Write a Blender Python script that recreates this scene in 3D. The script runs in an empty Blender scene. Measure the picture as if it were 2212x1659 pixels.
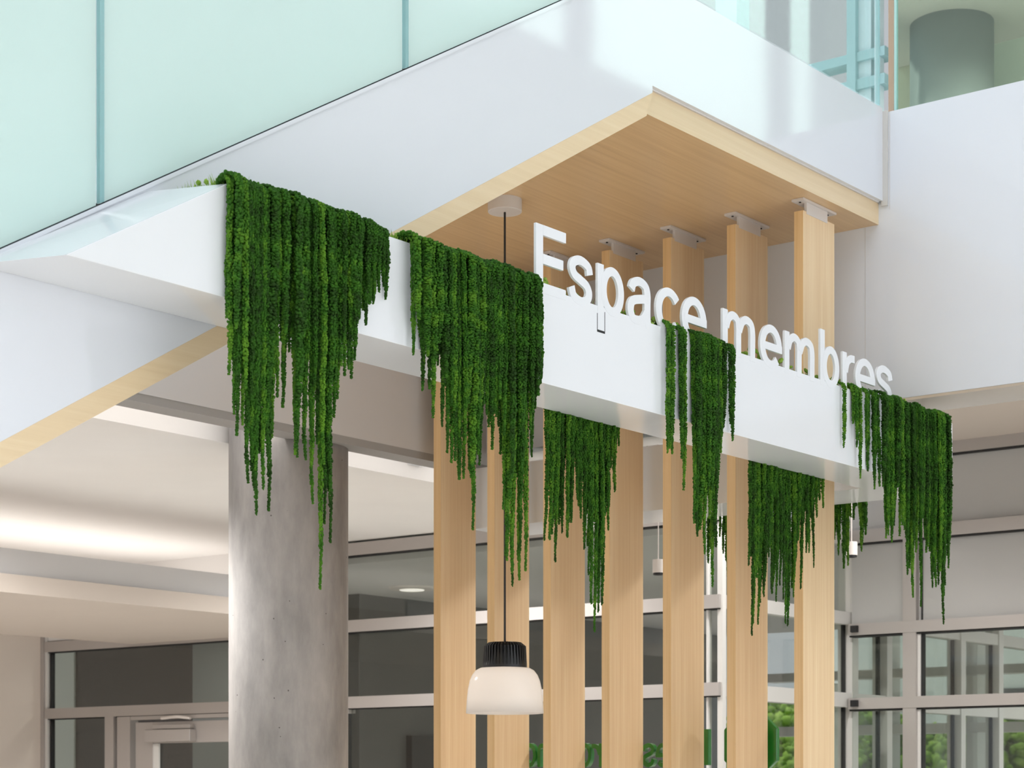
import bpy, math, random
import numpy as np
from mathutils import Vector
random.seed(7)
R = random.random
def U_(a, b): return a + (b - a) * R()
scene = bpy.context.scene
COL = scene.collection

# ------------------------------------------------------------------ frame of the place
# u runs along the sign (right and away), v runs along the wall behind (left and away), z is up.
EYE = 1.6
F, CX, HY = 4297.0, 1106.0, 1712.0
AX, AY = 0.6153, 0.7883
def W(u, v, z): return (u * AX - v * AY, u * AY + v * AX, z + EYE)
def on_v(px, v):                       # depth, u of the sight line px with a plane v = const
    r = (px - CX) / F; Y = v / (AX - AY * r); return Y, Y * (AX * r + AY)
def on_u(px, u):
    r = (px - CX) / F; Y = u / (AX * r + AY); return Y, Y * (AX - AY * r)
def zat(py, Y): return (HY - py) / F * Y

# ------------------------------------------------------------------ mesh helpers
class MB:
    def __init__(s): s.v = []; s.f = []
    def add(s, vs, fs):
        o = len(s.v); s.v += [tuple(p) for p in vs]; s.f += [tuple(i + o for i in f) for f in fs]
    def hexa(s, p):                    # 8 points: bottom ring then top ring
        s.add(p, [(3, 2, 1, 0), (4, 5, 6, 7), (0, 1, 5, 4), (1, 2, 6, 5), (2, 3, 7, 6), (3, 0, 4, 7)])
    def box(s, u0, u1, v0, v1, z0, z1):
        q = [(u0, v0), (u1, v0), (u1, v1), (u0, v1)]
        s.hexa([W(a, b, z0) for a, b in q] + [W(a, b, z1) for a, b in q])
    def prism_v(s, poly, v0, v1):      # polygon in (u,z) extruded along v
        n = len(poly)
        s.add([W(u, v0, z) for u, z in poly] + [W(u, v1, z) for u, z in poly],
              [tuple(range(n - 1, -1, -1)), tuple(range(n, 2 * n))] + [(i, (i + 1) % n, n + (i + 1) % n, n + i) for i in range(n)])
    def wall(s, a, b, z0, z1, t0, t1): # upright slab between two ground points, t0..t1 along its normal
        ax, ay = a; bx, by = b; L = math.hypot(bx - ax, by - ay); nx, ny = -(by - ay) / L, (bx - ax) / L
        q = [(ax + nx * t0, ay + ny * t0), (bx + nx * t0, by + ny * t0), (bx + nx * t1, by + ny * t1), (ax + nx * t1, ay + ny * t1)]
        s.hexa([(x, y, z0 + EYE) for x, y in q] + [(x, y, z1 + EYE) for x, y in q])
    def lathe(s, c, prof, n=48, close=False):
        x, y = c; m = len(prof); vs = []; fs = []
        for r, z in prof:
            for k in range(n):
                a = 2 * math.pi * k / n; vs.append((x + r * math.cos(a), y + r * math.sin(a), z))
        for i in range(m - 1):
            for k in range(n):
                k2 = (k + 1) % n; fs.append((i * n + k, i * n + k2, (i + 1) * n + k2, (i + 1) * n + k))
        fs.append(tuple(range(n - 1, -1, -1))) if close or prof[0][0] < 1e-3 else None
        if close: fs.append(tuple((m - 1) * n + k for k in range(n)))
        s.add(vs, [f for f in fs if f])
    def tube(s, pts, r, n=8):
        pts = [Vector(p) for p in pts]; vs = []; fs = []
        for i, p in enumerate(pts):
            d = (pts[min(i + 1, len(pts) - 1)] - pts[max(i - 1, 0)]).normalized()
            a = d.cross(Vector((0.31, 0.77, 0.1))).normalized(); b = d.cross(a)
            for k in range(n):
                t = 2 * math.pi * k / n; vs.append(p + a * r * math.cos(t) + b * r * math.sin(t))
        for i in range(len(pts) - 1):
            for k in range(n):
                k2 = (k + 1) % n; fs.append((i * n + k, i * n + k2, (i + 1) * n + k2, (i + 1) * n + k))
        fs.append(tuple(range(n - 1, -1, -1))); fs.append(tuple((len(pts) - 1) * n + k for k in range(n)))
        s.add(vs, fs)
def obj(name, mb, mat, parent=None, loc=None, smooth=False, bevel=0.0, local=False):
    base = Vector((0, 0, 0))
    if parent is not None and not local:
        p = parent
        while p is not None: base = base + p.location; p = p.parent
    if loc is not None: base = base + Vector(loc)
    me = bpy.data.meshes.new(name)
    vs = np.array(mb.v, dtype=float) - np.array(base[:])
    me.from_pydata(vs.tolist(), [], mb.f); me.materials.append(mat); me.update()
    if smooth: me.polygons.foreach_set('use_smooth', [True] * len(me.polygons))
    o = bpy.data.objects.new(name, me); COL.objects.link(o)
    if loc is not None: o.location = loc
    if parent is not None: o.parent = parent
    if bevel:
        b = o.modifiers.new('bevel', 'BEVEL'); b.width = bevel; b.segments = 2; b.limit_method = 'ANGLE'
    return o
def thing(name, label, cat, loc=(0, 0, 0), group=None):
    o = bpy.data.objects.new(name, None); COL.objects.link(o); o.location = loc
    o['label'] = label; o['category'] = cat
    if group: o['group'] = group
    return o
def tag(o, label=None, cat=None, group=None, kind=None):
    for k, x in (('label', label), ('category', cat), ('group', group), ('kind', kind)):
        if x: o[k] = x
    return o
def struct(name, mb, mat, parent=None, label=None, **k):
    o = obj(name, mb, mat, parent, **k)
    if parent is None: o['kind'] = 'structure'
    if label: o['label'] = label
    return o
def copy_tree(o, parent=None):
    c = o.copy(); COL.objects.link(c); c.parent = parent
    for ch in list(o.children): copy_tree(ch, c)
    return c

# ------------------------------------------------------------------ materials
def lin(r, g, b):
    f = lambda c: ((c / 255 + 0.055) / 1.055) ** 2.4 if c > 10.3 else c / 255 / 12.92
    return (f(r), f(g), f(b), 1)
def newmat(name):
    m = bpy.data.materials.new(name); m.use_nodes = True
    return m, m.node_tree.nodes, m.node_tree.links, m.node_tree.nodes['Principled BSDF']
def plain(name, rgb, rough=0.5, metal=0.0, spec=0.5, mottle=0.03, scale=3.0):
    m, N, L, p = newmat(name)
    p.inputs['Roughness'].default_value = rough; p.inputs['Metallic'].default_value = metal
    p.inputs['Specular IOR Level'].default_value = spec
    n = N.new('ShaderNodeTexNoise'); n.inputs['Scale'].default_value = scale
    tc = N.new('ShaderNodeTexCoord'); L.new(tc.outputs['Object'], n.inputs['Vector'])
    mr = N.new('ShaderNodeMapRange'); mr.inputs['To Min'].default_value = 1 - mottle; mr.inputs['To Max'].default_value = 1 + mottle
    L.new(n.outputs['Fac'], mr.inputs['Value'])
    mx = N.new('ShaderNodeMix'); mx.data_type = 'RGBA'; mx.blend_type = 'MULTIPLY'; mx.inputs[0].default_value = 1
    mx.inputs[6].default_value = lin(*rgb); L.new(mr.outputs['Result'], mx.inputs[7]); L.new(mx.outputs[2], p.inputs['Base Color'])
    return m
def wood(name, dark, mid, light, along, rough=0.4, stretch=14.0):
    m, N, L, p = newmat(name); p.inputs['Roughness'].default_value = rough
    tc = N.new('ShaderNodeTexCoord')
    mp0 = N.new('ShaderNodeMapping'); mp0.inputs['Rotation'].default_value = (0, 0, -math.atan2(AY, AX))
    L.new(tc.outputs['Object'], mp0.inputs['Vector'])
    mp = N.new('ShaderNodeMapping')
    sc = {'u': (1, stretch, stretch), 'z': (stretch, stretch, 1), 'v': (stretch, 1, stretch)}[along]
    sc = tuple(q * (1.9 if q > 1 else 0.55) for q in sc)
    mp.inputs['Scale'].default_value = tuple(x * 1.6 for x in sc); L.new(mp0.outputs[0], mp.inputs['Vector'])
    n1 = N.new('ShaderNodeTexNoise'); n1.inputs['Scale'].default_value = 1.0; n1.inputs['Detail'].default_value = 6; n1.inputs['Distortion'].default_value = 0.6
    L.new(mp.outputs[0], n1.inputs['Vector'])
    n2 = N.new('ShaderNodeTexNoise'); n2.inputs['Scale'].default_value = 7.0; n2.inputs['Detail'].default_value = 3
    L.new(mp.outputs[0], n2.inputs['Vector'])
    ad = N.new('ShaderNodeMath'); ad.operation = 'MULTIPLY_ADD'; ad.inputs[1].default_value = 0.35
    L.new(n2.outputs['Fac'], ad.inputs[0]); L.new(n1.outputs['Fac'], ad.inputs[2])
    cr = N.new('ShaderNodeValToRGB'); e = cr.color_ramp.elements
    e[0].position = 0.35; e[0].color = lin(*dark); e[1].position = 1.0; e[1].color = lin(*light)
    x = e.new(0.68); x.color = lin(*mid)
    L.new(ad.outputs[0], cr.inputs['Fac']); L.new(cr.outputs['Color'], p.inputs['Base Color'])
    return m
def concrete(name):
    m, N, L, p = newmat(name); p.inputs['Roughness'].default_value = 0.75
    tc = N.new('ShaderNodeTexCoord'); mp = N.new('ShaderNodeMapping'); mp.inputs['Scale'].default_value = (2.2, 2.2, 0.7)
    L.new(tc.outputs['Object'], mp.inputs['Vector'])
    n = N.new('ShaderNodeTexNoise'); n.inputs['Scale'].default_value = 2.2; n.inputs['Detail'].default_value = 9; n.inputs['Roughness'].default_value = 0.65
    L.new(mp.outputs[0], n.inputs['Vector'])
    cr = N.new('ShaderNodeValToRGB'); e = cr.color_ramp.elements
    e[0].position = 0.32; e[0].color = lin(138, 135, 133); e[1].position = 0.72; e[1].color = lin(186, 181, 177)
    L.new(n.outputs['Fac'], cr.inputs['Fac'])
    v = N.new('ShaderNodeTexVoronoi'); v.inputs['Scale'].default_value = 13.0; L.new(tc.outputs['Object'], v.inputs['Vector'])
    m2 = N.new('ShaderNodeMath'); m2.operation = 'LESS_THAN'; m2.inputs[1].default_value = 0.05; L.new(v.outputs['Distance'], m2.inputs[0])
    mx = N.new('ShaderNodeMix'); mx.data_type = 'RGBA'; mx.inputs[7].default_value = lin(88, 84, 82)
    L.new(m2.outputs[0], mx.inputs[0]); L.new(cr.outputs['Color'], mx.inputs[6]); L.new(mx.outputs[2], p.inputs['Base Color'])
    b = N.new('ShaderNodeBump'); b.inputs['Strength'].default_value = 0.15; b.inputs['Distance'].default_value = 0.01
    L.new(n.outputs['Fac'], b.inputs['Height']); L.new(b.outputs[0], p.inputs['Normal'])
    return m
def clear_glass(name, tint, refl=1.0):
    m = bpy.data.materials.new(name); m.use_nodes = True; N, L = m.node_tree.nodes, m.node_tree.links
    N.remove(N['Principled BSDF']); out = N['Material Output']
    t = N.new('ShaderNodeBsdfTransparent'); t.inputs['Color'].default_value = (*tint, 1)
    g = N.new('ShaderNodeBsdfGlossy'); g.inputs['Roughness'].default_value = 0.02; g.inputs['Color'].default_value = (refl, refl, refl, 1)
    ge = N.new('ShaderNodeNewGeometry'); dt = N.new('ShaderNodeVectorMath'); dt.operation = 'DOT_PRODUCT'
    L.new(ge.outputs['Normal'], dt.inputs[0]); L.new(ge.outputs['Incoming'], dt.inputs[1])
    def mt(op, a, b):
        q = N.new('ShaderNodeMath'); q.operation = op
        for i_, x_ in enumerate((a, b)):
            if isinstance(x_, float): q.inputs[i_].default_value = x_
            elif x_ is not None: L.new(x_, q.inputs[i_])
        return q.outputs[0]
    fr = mt('MULTIPLY_ADD', mt('POWER', mt('SUBTRACT', 1.0, mt('ABSOLUTE', dt.outputs['Value'], None)), 5.0), 0.96)
    fr.node.inputs[2].default_value = 0.04
    mx = N.new('ShaderNodeMixShader'); L.new(fr, mx.inputs[0]); L.new(t.outputs[0], mx.inputs[1]); L.new(g.outputs[0], mx.inputs[2])
    L.new(mx.outputs[0], out.inputs['Surface']); return m
def milky(name, rgb, trans=0.5, see=0.0, rough=0.25):
    m = bpy.data.materials.new(name); m.use_nodes = True; N, L = m.node_tree.nodes, m.node_tree.links
    p = N['Principled BSDF']; out = N['Material Output']; p.inputs['Base Color'].default_value = lin(*rgb); p.inputs['Roughness'].default_value = rough
    t = N.new('ShaderNodeBsdfTranslucent'); t.inputs['Color'].default_value = lin(*rgb)
    mx = N.new('ShaderNodeMixShader'); mx.inputs[0].default_value = trans
    L.new(p.outputs[0], mx.inputs[1]); L.new(t.outputs[0], mx.inputs[2]); last = mx
    if see:
        tr = N.new('ShaderNodeBsdfTransparent'); m2 = N.new('ShaderNodeMixShader'); m2.inputs[0].default_value = see
        L.new(mx.outputs[0], m2.inputs[1]); L.new(tr.outputs[0], m2.inputs[2]); last = m2
    L.new(last.outputs[0], out.inputs['Surface']); return m
def emit(name, rgb, s):
    m, N, L, p = newmat(name); p.inputs['Base Color'].default_value = (0.8, 0.8, 0.8, 1)
    p.inputs['Emission Color'].default_value = lin(*rgb); p.inputs['Emission Strength'].default_value = s; return m
def leafy(name, cols, scale=60.0, rough=0.75, trans=0.12):
    m, N, L, p = newmat(name); p.inputs['Roughness'].default_value = rough; p.inputs['Specular IOR Level'].default_value = 0.25
    out = N['Material Output']
    tc = N.new('ShaderNodeTexCoord'); n = N.new('ShaderNodeTexNoise'); n.inputs['Scale'].default_value = scale; n.inputs['Detail'].default_value = 3
    L.new(tc.outputs['Object'], n.inputs['Vector'])
    oi = N.new('ShaderNodeObjectInfo'); ad = N.new('ShaderNodeMath'); ad.operation = 'MULTIPLY_ADD'; ad.inputs[1].default_value = 0.34; 
    L.new(oi.outputs['Random'], ad.inputs[0]); L.new(n.outputs['Fac'], ad.inputs[2])
    cr = N.new('ShaderNodeValToRGB'); e = cr.color_ramp.elements
    e[0].position = 0.42; e[0].color = lin(*cols[0]); e[1].position = 0.98; e[1].color = lin(*cols[2]); x = e.new(0.7); x.color = lin(*cols[1])
    L.new(ad.outputs[0], cr.inputs['Fac']); L.new(cr.outputs['Color'], p.inputs['Base Color'])
    t = N.new('ShaderNodeBsdfTranslucent'); L.new(cr.outputs['Color'], t.inputs['Color'])
    mx = N.new('ShaderNodeMixShader'); mx.inputs[0].default_value = trans; L.new(p.outputs[0], mx.inputs[1]); L.new(t.outputs[0], mx.inputs[2]); L.new(mx.outputs[0], out.inputs['Surface'])
    return m
M = dict(
    panel=plain('white_laminate', (222, 226, 233), 0.05, spec=0.7, mottle=0.01),
    sign=plain('white_lacquer', (230, 233, 237), 0.14, spec=0.6, mottle=0.008),
    paint=plain('white_paint', (226, 223, 221), 0.6, mottle=0.012),
    warm=plain('beige_paint', (205, 194, 184), 0.65, mottle=0.02),
    grey=plain('grey_paint', (206, 204, 204), 0.6, mottle=0.02),
    greybeam=plain('grey_concrete_paint', (160, 158, 156), 0.7, mottle=0.05),
    metal=plain('clear_anodised_aluminium', (176, 170, 166), 0.42, metal=0.35, mottle=0.01),
    metal_light=plain('white_aluminium', (206, 204, 200), 0.45, mottle=0.01),
    gasket=plain('black_gasket', (28, 27, 27), 0.6),
    spandrel=plain('grey_spandrel_panel', (176, 175, 173), 0.13, spec=0.8, mottle=0.02),
    dark=plain('dark_brown_wall', (78, 68, 62), 0.55, mottle=0.06),
    dgrey=plain('dark_grey_wall', (96, 95, 93), 0.5, mottle=0.05),
    mgrey=plain('mid_grey_wall', (138, 138, 134), 0.5, mottle=0.04),
    pale=plain('pale_green_wall', (206, 210, 202), 0.5, mottle=0.03),
    floor=plain('grey_tile_floor', (222, 217, 210), 0.35, mottle=0.05, scale=1.0),
    black=plain('black_metal', (24, 23, 24), 0.38, mottle=0.05),
    cord=plain('black_cord', (40, 36, 33), 0.6),
    fitting=plain('white_steel_fitting', (216, 208, 202), 0.4, mottle=0.01),
    green=plain('green_acrylic', (32, 118, 38), 0.12, spec=0.7, mottle=0.05, scale=20),
    soil=plain('brown_moss_liner', (62, 58, 40), 0.9, mottle=0.3, scale=40),
    bark=plain('tree_bark', (96, 84, 70), 0.9, mottle=0.2, scale=12),
    pillar=wood('maple_veneer_upright', (222, 188, 144), (232, 202, 160), (240, 216, 178), 'z', 0.42, 22),
    pillaredge=wood('maple_edge_upright', (216, 176, 124), (228, 190, 138), (236, 202, 154), 'z', 0.45, 22),
    soffit=wood('maple_veneer_ceiling', (208, 172, 126), (220, 186, 140), (228, 196, 152), 'u', 0.3, 14),
    band=wood('maple_edge_reflection_tint', (222, 198, 160), (228, 205, 168), (233, 212, 178), 'u', 0.33, 14),  # paler than the ceiling maple: its white reflection is put into the colour
    conc=concrete('cast_concrete'),
    frost=milky('frosted_mint_glass', (220, 236, 233), 0.45, 0.0, 0.12),
    shade=milky('opal_lamp_glass', (244, 240, 236), 0.4, 0.16, 0.15),
    gedge=milky('glass_edge_teal', (180, 218, 222), 0.5, 0.3, 0.1),
    glass=clear_glass('clear_glass', (0.95, 0.985, 0.98)),
    glassg=clear_glass('green_tinted_glass', (0.72, 0.82, 0.76)),
    pane=clear_glass('partition_glass', (0.86, 0.88, 0.86)),
    strand=leafy('amaranth_green', ((30, 60, 8), (48, 98, 16), (92, 138, 32)), 30.0),
    moss=leafy('light_moss', ((104, 140, 44), (140, 178, 64), (178, 206, 100)), 50.0, trans=0.3),
    tree=leafy('tree_leaves', ((120, 160, 60), (164, 196, 88), (200, 220, 120)), 6.0, trans=0.5),
    coveglow=emit('warm_white_lamp', (255, 248, 240), 2.1),
    disc=emit('opal_downlight', (255, 246, 236), 1.2),
    bulb=emit('warm_bulb', (255, 214, 176), 1.3),
)

# ------------------------------------------------------------------ main levels and planes
VS, VB = 4.29, 4.575          # front face of the planter; plane of the stair side and balcony front
ZB, ZT = 1.465, 1.807         # planter bottom and top
UW = 8.83                     # long white wall
ZC = 2.795                    # wood ceiling
UP, PW, PT, PS = 8.22, 0.30, 0.048, 0.371   # upright boards
UG = 12.5; VG = 6.78          # glazed walls beyond
VBH = 7.076                   # bulkhead

# ------------------------------------------------------------------ the staircase flank with frosted glass
def zs(u): return 0.985 + 0.577 * (u - 3.522)     # lower line of the white side
def zg(u): return 1.527 + 0.578 * (u - 3.522)     # upper line (foot of the glass)
t = thing('staircase', 'white stair flank with wood edge below and frosted mint glass guard', 'staircase', W(5, VB, -0.5))
m = MB(); u0, uk = 1.2, 6.80
m.prism_v([(u0, zs(u0)), (6.80, zs(6.80)), (6.80, 3.36), (6.65, zg(6.65)), (u0, zg(u0))], VB, VB + 1.7)
obj('stringer', m, M['panel'], t)
m = MB(); m.prism_v([(u0, zs(u0) - 0.066), (6.757, zs(6.757) - 0.082), (6.798, zs(6.798) - 0.0003), (u0, zs(u0) - 0.0003)], VB + 0.0002, VB + 1.69)
tag(obj('edge_band', m, M['band'], t), 'maple edge band with a white reflection put into its colour')
m = MB(); m.prism_v([(u0, zg(u0) - 0.014), (6.65, zg(6.65) - 0.014), (6.65, zg(6.65)), (u0, zg(u0))], VB - 0.006, VB + 0.02)
obj('trim_strip', m, M['panel'], t)
for k, (ua, ub) in enumerate(((u0, 3.868), (3.884, 5.238), (5.256, 6.64))):
    m = MB(); m.prism_v([(ua, zg(ua) + 0.004), (ub, zg(ub) + 0.004), (ub, zg(ub) + 1.15), (ua, zg(ua) + 1.15)], VB + 0.0, VB + 0.014)
    g = obj('glass_panel', m, M['frost'], t)
    if k:
        m = MB(); m.prism_v([(ua - 0.001, zg(ua) + 0.006), (ua + 0.014, zg(ua) + 0.012), (ua + 0.014, zg(ua) + 1.15), (ua - 0.001, zg(ua) + 1.15)], VB - 0.002, VB + 0.016)
        obj('glass_edge', m, M['gedge'], g)
for ua in (3.868, 5.238):
    m = MB(); m.prism_v([(ua + 0.003, zg(ua) + 0.004), (ua + 0.013, zg(ua) + 0.008), (ua + 0.013, zg(ua) + 1.14), (ua + 0.003, zg(ua) + 1.14)], VB + 0.03, VB + 0.045)
    obj('gasket', m, M['gasket'], t)
m = MB(); m.prism_v([(u0, zg(u0) - 0.0), (6.6, zg(6.6) - 0.0), (6.6, zg(6.6) + 0.008), (u0, zg(u0) + 0.008)], VB + 0.015, VB + 0.03)
obj('glass_channel', m, M['gasket'], t)

# ------------------------------------------------------------------ the landing: white front, wood ceiling, clear glass
t = thing('balcony', 'white balcony front with maple ceiling underneath and clear glass above', 'balcony', W(7.8, VB, 2.8))
m = MB(); m.prism_v([(6.80, 2.905), (UW - 0.012, 2.905), (UW - 0.012, 3.36), (6.65, 3.36), (6.80, 3.3)], VB, VB + 0.028)
obj('front_panel', m, M['panel'], t)
m = MB(); m.box(6.80, UW - 0.012, VB + 0.02, 8.3, 2.90, 3.33)
obj('slab', m, M['paint'], t)
m = MB(); m.box(6.757, UW, VB + 0.029, VBH, ZC, 2.899)
tag(obj('ceiling_board', m, M['soffit'], t), 'maple veneer ceiling')
m = MB(); m.box(6.757, UW, VB + 0.028, VB + 0.0289, ZC, 2.899)
obj('edge_band', m, M['band'], t)
for ua, ub in ((6.72, 8.795), ):
    m = MB(); m.box(ua, ub, VB + 0.004, VB + 0.018, 3.37, 4.5)
    g = obj('glass_panel', m, M['glass'], t)
    m = MB(); m.box(ub - 0.012, ub, VB + 0.002, VB + 0.020, 3.37, 4.5); obj('glass_edge', m, M['gedge'], g)

# ------------------------------------------------------------------ long white wall behind
m = MB(); m.box(UW, UW + 0.12, -3.0, VBH + 2.5, 1.926, 3.34)
tag(struct('wall_right', m, M['panel']), 'long glossy white wall under the clear glass')
m = MB(); m.box(UW + 0.12, UW + 0.34, -3.0, VBH, 1.926, 3.30)
struct('wall_core', m, M['paint'])
m = MB()                                    # panel joints of that wall
for px, za, zb in ((1922.0, 2.86, 3.34), (1869.5, 1.93, ZC)):
    Y, v = on_u(px, UW); m.box(UW - 0.0012, UW + 0.001, v - 0.0016, v + 0.0016, za, zb)
struct('trim_1', m, M['grey'])
m = MB(); Y, v = on_u(1917.5, UW); m.box(UW - 0.012, UW - 0.001, v - 0.004, v + 0.030, 2.880, 3.345)
struct('trim_2', m, M['metal_light'], bevel=0.001)
m = MB(); m.box(UW + 0.002, UW + 0.34, -3.0, VB + 0.4, 1.912, 1.9255)
struct('trim_3', m, plain('polished_trim', (225, 220, 214), 0.08, metal=0.6, mottle=0.0))
g = thing('glass_guard', 'clear green tinted glass guard standing on the long white wall', 'glass guard', W(UW + 0.02, 2.5, 3.34))
Y, v = on_u(1924.0, UW)
m = MB(); m.box(UW + 0.004, UW + 0.018, -2.9, v - 0.03, 3.343, 4.5); obj('glass_panel', m, M['glassg'], g)
m = MB(); m.box(UW + 0.002, UW + 0.020, v - 0.030, v - 0.018, 3.343, 4.5); obj('glass_edge', m, milky('glass_edge_cyan', (205, 240, 240), 0.5, 0.2, 0.1), g)
m = MB(); Y, v = on_u(1920.5, UW); m.box(UW + 0.02, UW + 0.05, v - 0.012, v + 0.014, 3.343, 4.5)
tag(obj('post', m, plain('brown_post', (186, 160, 138), 0.5), g), 'thin tan post')

# ------------------------------------------------------------------ planter with the cut letters
pl = thing('planter', 'white planter beam with the cut out words Espace membres', 'planter', W(6.5, VS, ZB))
m = MB(); m.prism_v([(3.523, ZB), (9.0, ZB), (9.0, ZT), (4.131, ZT)], VS, VS + 0.012)
obj('front_panel', m, M['sign'], pl, bevel=0.0015)
m = MB(); fr_ = [(3.5235, ZB + 0.0005), (8.999, ZB + 0.0005), (8.999, ZT - 0.04), (4.17, ZT - 0.04), (4.17, ZT - 0.0005), (4.1305, ZT - 0.0005)]
re_ = [(3.43, ZB + 0.0005), (8.999, ZB + 0.0005), (8.999, ZT - 0.04), (4.12, ZT - 0.04), (4.12, ZT + 0.012), (4.066, ZT + 0.012)]
m.add([W(u, VS + 0.012, z) for u, z in fr_] + [W(u, VB - 0.001, z) for u, z in re_], [(5, 4, 3, 2, 1, 0), (6, 7, 8, 9, 10, 11)] + [(i, (i + 1) % 6, 6 + (i + 1) % 6, 6 + i) for i in range(6)])
obj('trough', m, M['sign'], pl)
m = MB(); m.box(8.595, 8.999, VB - 0.001, 7.0, ZB + 0.001, ZT - 0.04); m.box(8.595, 8.607, VB - 0.001, 7.0, ZT - 0.04, ZT - 0.005); m.box(8.607, 8.999, 6.988, 7.0, ZT - 0.04, ZT - 0.005)
obj('return_trough', m, M['sign'], pl)
m = MB(); m.box(4.2, 8.97, VS + 0.03, VB - 0.02, ZT - 0.041, ZT - 0.02); m.box(8.65, 8.95, VB, 6.9, ZT - 0.041, ZT - 0.02)
obj('liner', m, M['soil'], pl)

def catmull(P, n=7):
    out = []
    Q = [P[0]] + list(P) + [P[-1]]
    for i in range(1, len(Q) - 2):
        for k in range(n):
            t_ = k / n; a, b, c, d = Q[i - 1], Q[i], Q[i + 1], Q[i + 2]
            out.append(tuple(0.5 * (2 * b[j] + (c[j] - a[j]) * t_ + (2 * a[j] - 5 * b[j] + 4 * c[j] - d[j]) * t_ ** 2 + (3 * b[j] - a[j] - 3 * c[j] + d[j]) * t_ ** 3) for j in (0, 1)))
    out.append(tuple(P[-1])); return out
def ell(cx, cy, rx, ry, a0, a1, n=40):
    return [(cx + rx * math.cos(math.radians(a0 + (a1 - a0) * k / n)), cy + ry * math.sin(math.radians(a0 + (a1 - a0) * k / n))) for k in range(n + 1)]
SV, SH = 0.124, 0.098
def stroke(path, closed=False, w=1.0):
    n = len(path); quads = []; L_, R_ = [], []
    for i, p in enumerate(path):
        if closed: a, b = path[(i - 1) % (n - 1)], path[(i + 1) % (n - 1)]
        else: a, b = path[max(i - 1, 0)], path[min(i + 1, n - 1)]
        dx, dy = b[0] - a[0], b[1] - a[1]; l = math.hypot(dx, dy) or 1; dx, dy = dx / l, dy / l
        h = 0.5 * w * math.sqrt((SV * dy) ** 2 + (SH * dx) ** 2)
        L_.append((p[0] - dy * h, p[1] + dx * h)); R_.append((p[0] + dy * h, p[1] - dx * h))
    return [('strip', L_, R_, closed)]
def rect(x0, y0, x1, y1): return [('poly', [(x0, y0), (x1, y0), (x1, y1), (x0, y1)])]
GLY = {
 'E': (0.57, rect(0, 0, .132, .72) + rect(.132, 0, .57, .108) + rect(.132, .31, .52, .416) + rect(.132, .612, .57, .72)),
 's': (0.50, stroke(catmull([(.435, .36), (.40, .445), (.25, .487), (.12, .455), (.08, .385), (.13, .315), (.25, .275), (.37, .232), (.42, .155), (.375, .075), (.25, .043), (.11, .085), (.065, .175)]))),
 'p': (0.56, rect(0, -.2, .128, .53) + stroke(ell(.31, .265, .185, .222, 0, 360), True)),
 'b': (0.56, rect(0, 0, .128, .72) + stroke(ell(.31, .265, .185, .222, 0, 360), True)),
 'a': (0.52, stroke(catmull([(.10, .375), (.14, .45), (.26, .488), (.38, .455), (.42, .37), (.42, .25), (.42, .10), (.45, .0)])) + stroke(catmull([(.42, .315), (.27, .29), (.12, .245), (.075, .15), (.12, .06), (.21, .045), (.33, .075), (.41, .16)]))),
 'c': (0.51, stroke(ell(.285, .265, .215, .222, 38, 322))),
 'e': (0.53, stroke(ell(.275, .265, .205, .222, 0, 318)) + rect(.07, .215, .545, .31)),
 'm': (0.85, rect(0, 0, .125, .53) + stroke(catmull([(.10, .33), (.15, .43), (.25, .483), (.36, .45), (.395, .35), (.395, .2), (.395, 0)])) + stroke(catmull([(.42, .33), (.49, .44), (.59, .483), (.71, .45), (.75, .35), (.75, .2), (.75, 0)]))),
 'r': (0.37, rect(0, 0, .128, .53) + stroke(catmull([(.10, .28), (.15, .40), (.24, .462), (.37, .472)]))),
 'n': (0.53, rect(0, 0, .125, .53) + stroke(catmull([(.10, .33), (.16, .43), (.27, .483), (.40, .45), (.45, .35), (.45, .2), (.45, 0)]))),
 'o': (0.55, stroke(ell(.275, .265, .205, .222, 0, 360), True)),
}
def glyph(mb, ch, width, em, place, depth):      # place(x, y, d) -> world point
    gw, parts = GLY[ch]; sx = width / gw
    f = lambda p, d: place(p[0] * sx, p[1] * em, d)
    for iq, q in enumerate(parts):
        f = lambda p, d, o_=-0.0003 * iq: place(p[0] * sx, p[1] * em, d + (o_ if d == 0 else 0))
        if q[0] == 'poly':
            P = q[1]; n = len(P)
            mb.add([f(p, 0) for p in P] + [f(p, depth) for p in P], [tuple(range(n)), tuple(range(2 * n - 1, n - 1, -1))] + [(i, n + i, n + (i + 1) % n, (i + 1) % n) for i in range(n)])
        else:
            L_, R_, cl = q[1:]; n = len(L_)
            vs = [f(p, 0) for p in L_] + [f(p, 0) for p in R_] + [f(p, depth) for p in L_] + [f(p, depth) for p in R_]
            fs = []
            for i in range(n - 1):
                a, b, c, d = i, i + 1, n + i + 1, n + i
                fs += [(a, b, c, d), (2 * n + a, 2 * n + d, 2 * n + c, 2 * n + b), (a, 2 * n + a, 2 * n + b, b), (d, c, 2 * n + c, 2 * n + d)]
            if not cl: fs += [(0, n, 3 * n, 2 * n), (n - 1, 3 * n - 1, 4 * n - 1, 2 * n - 1)]
            mb.add(vs, fs)
ZBASE = 1.7865
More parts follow.
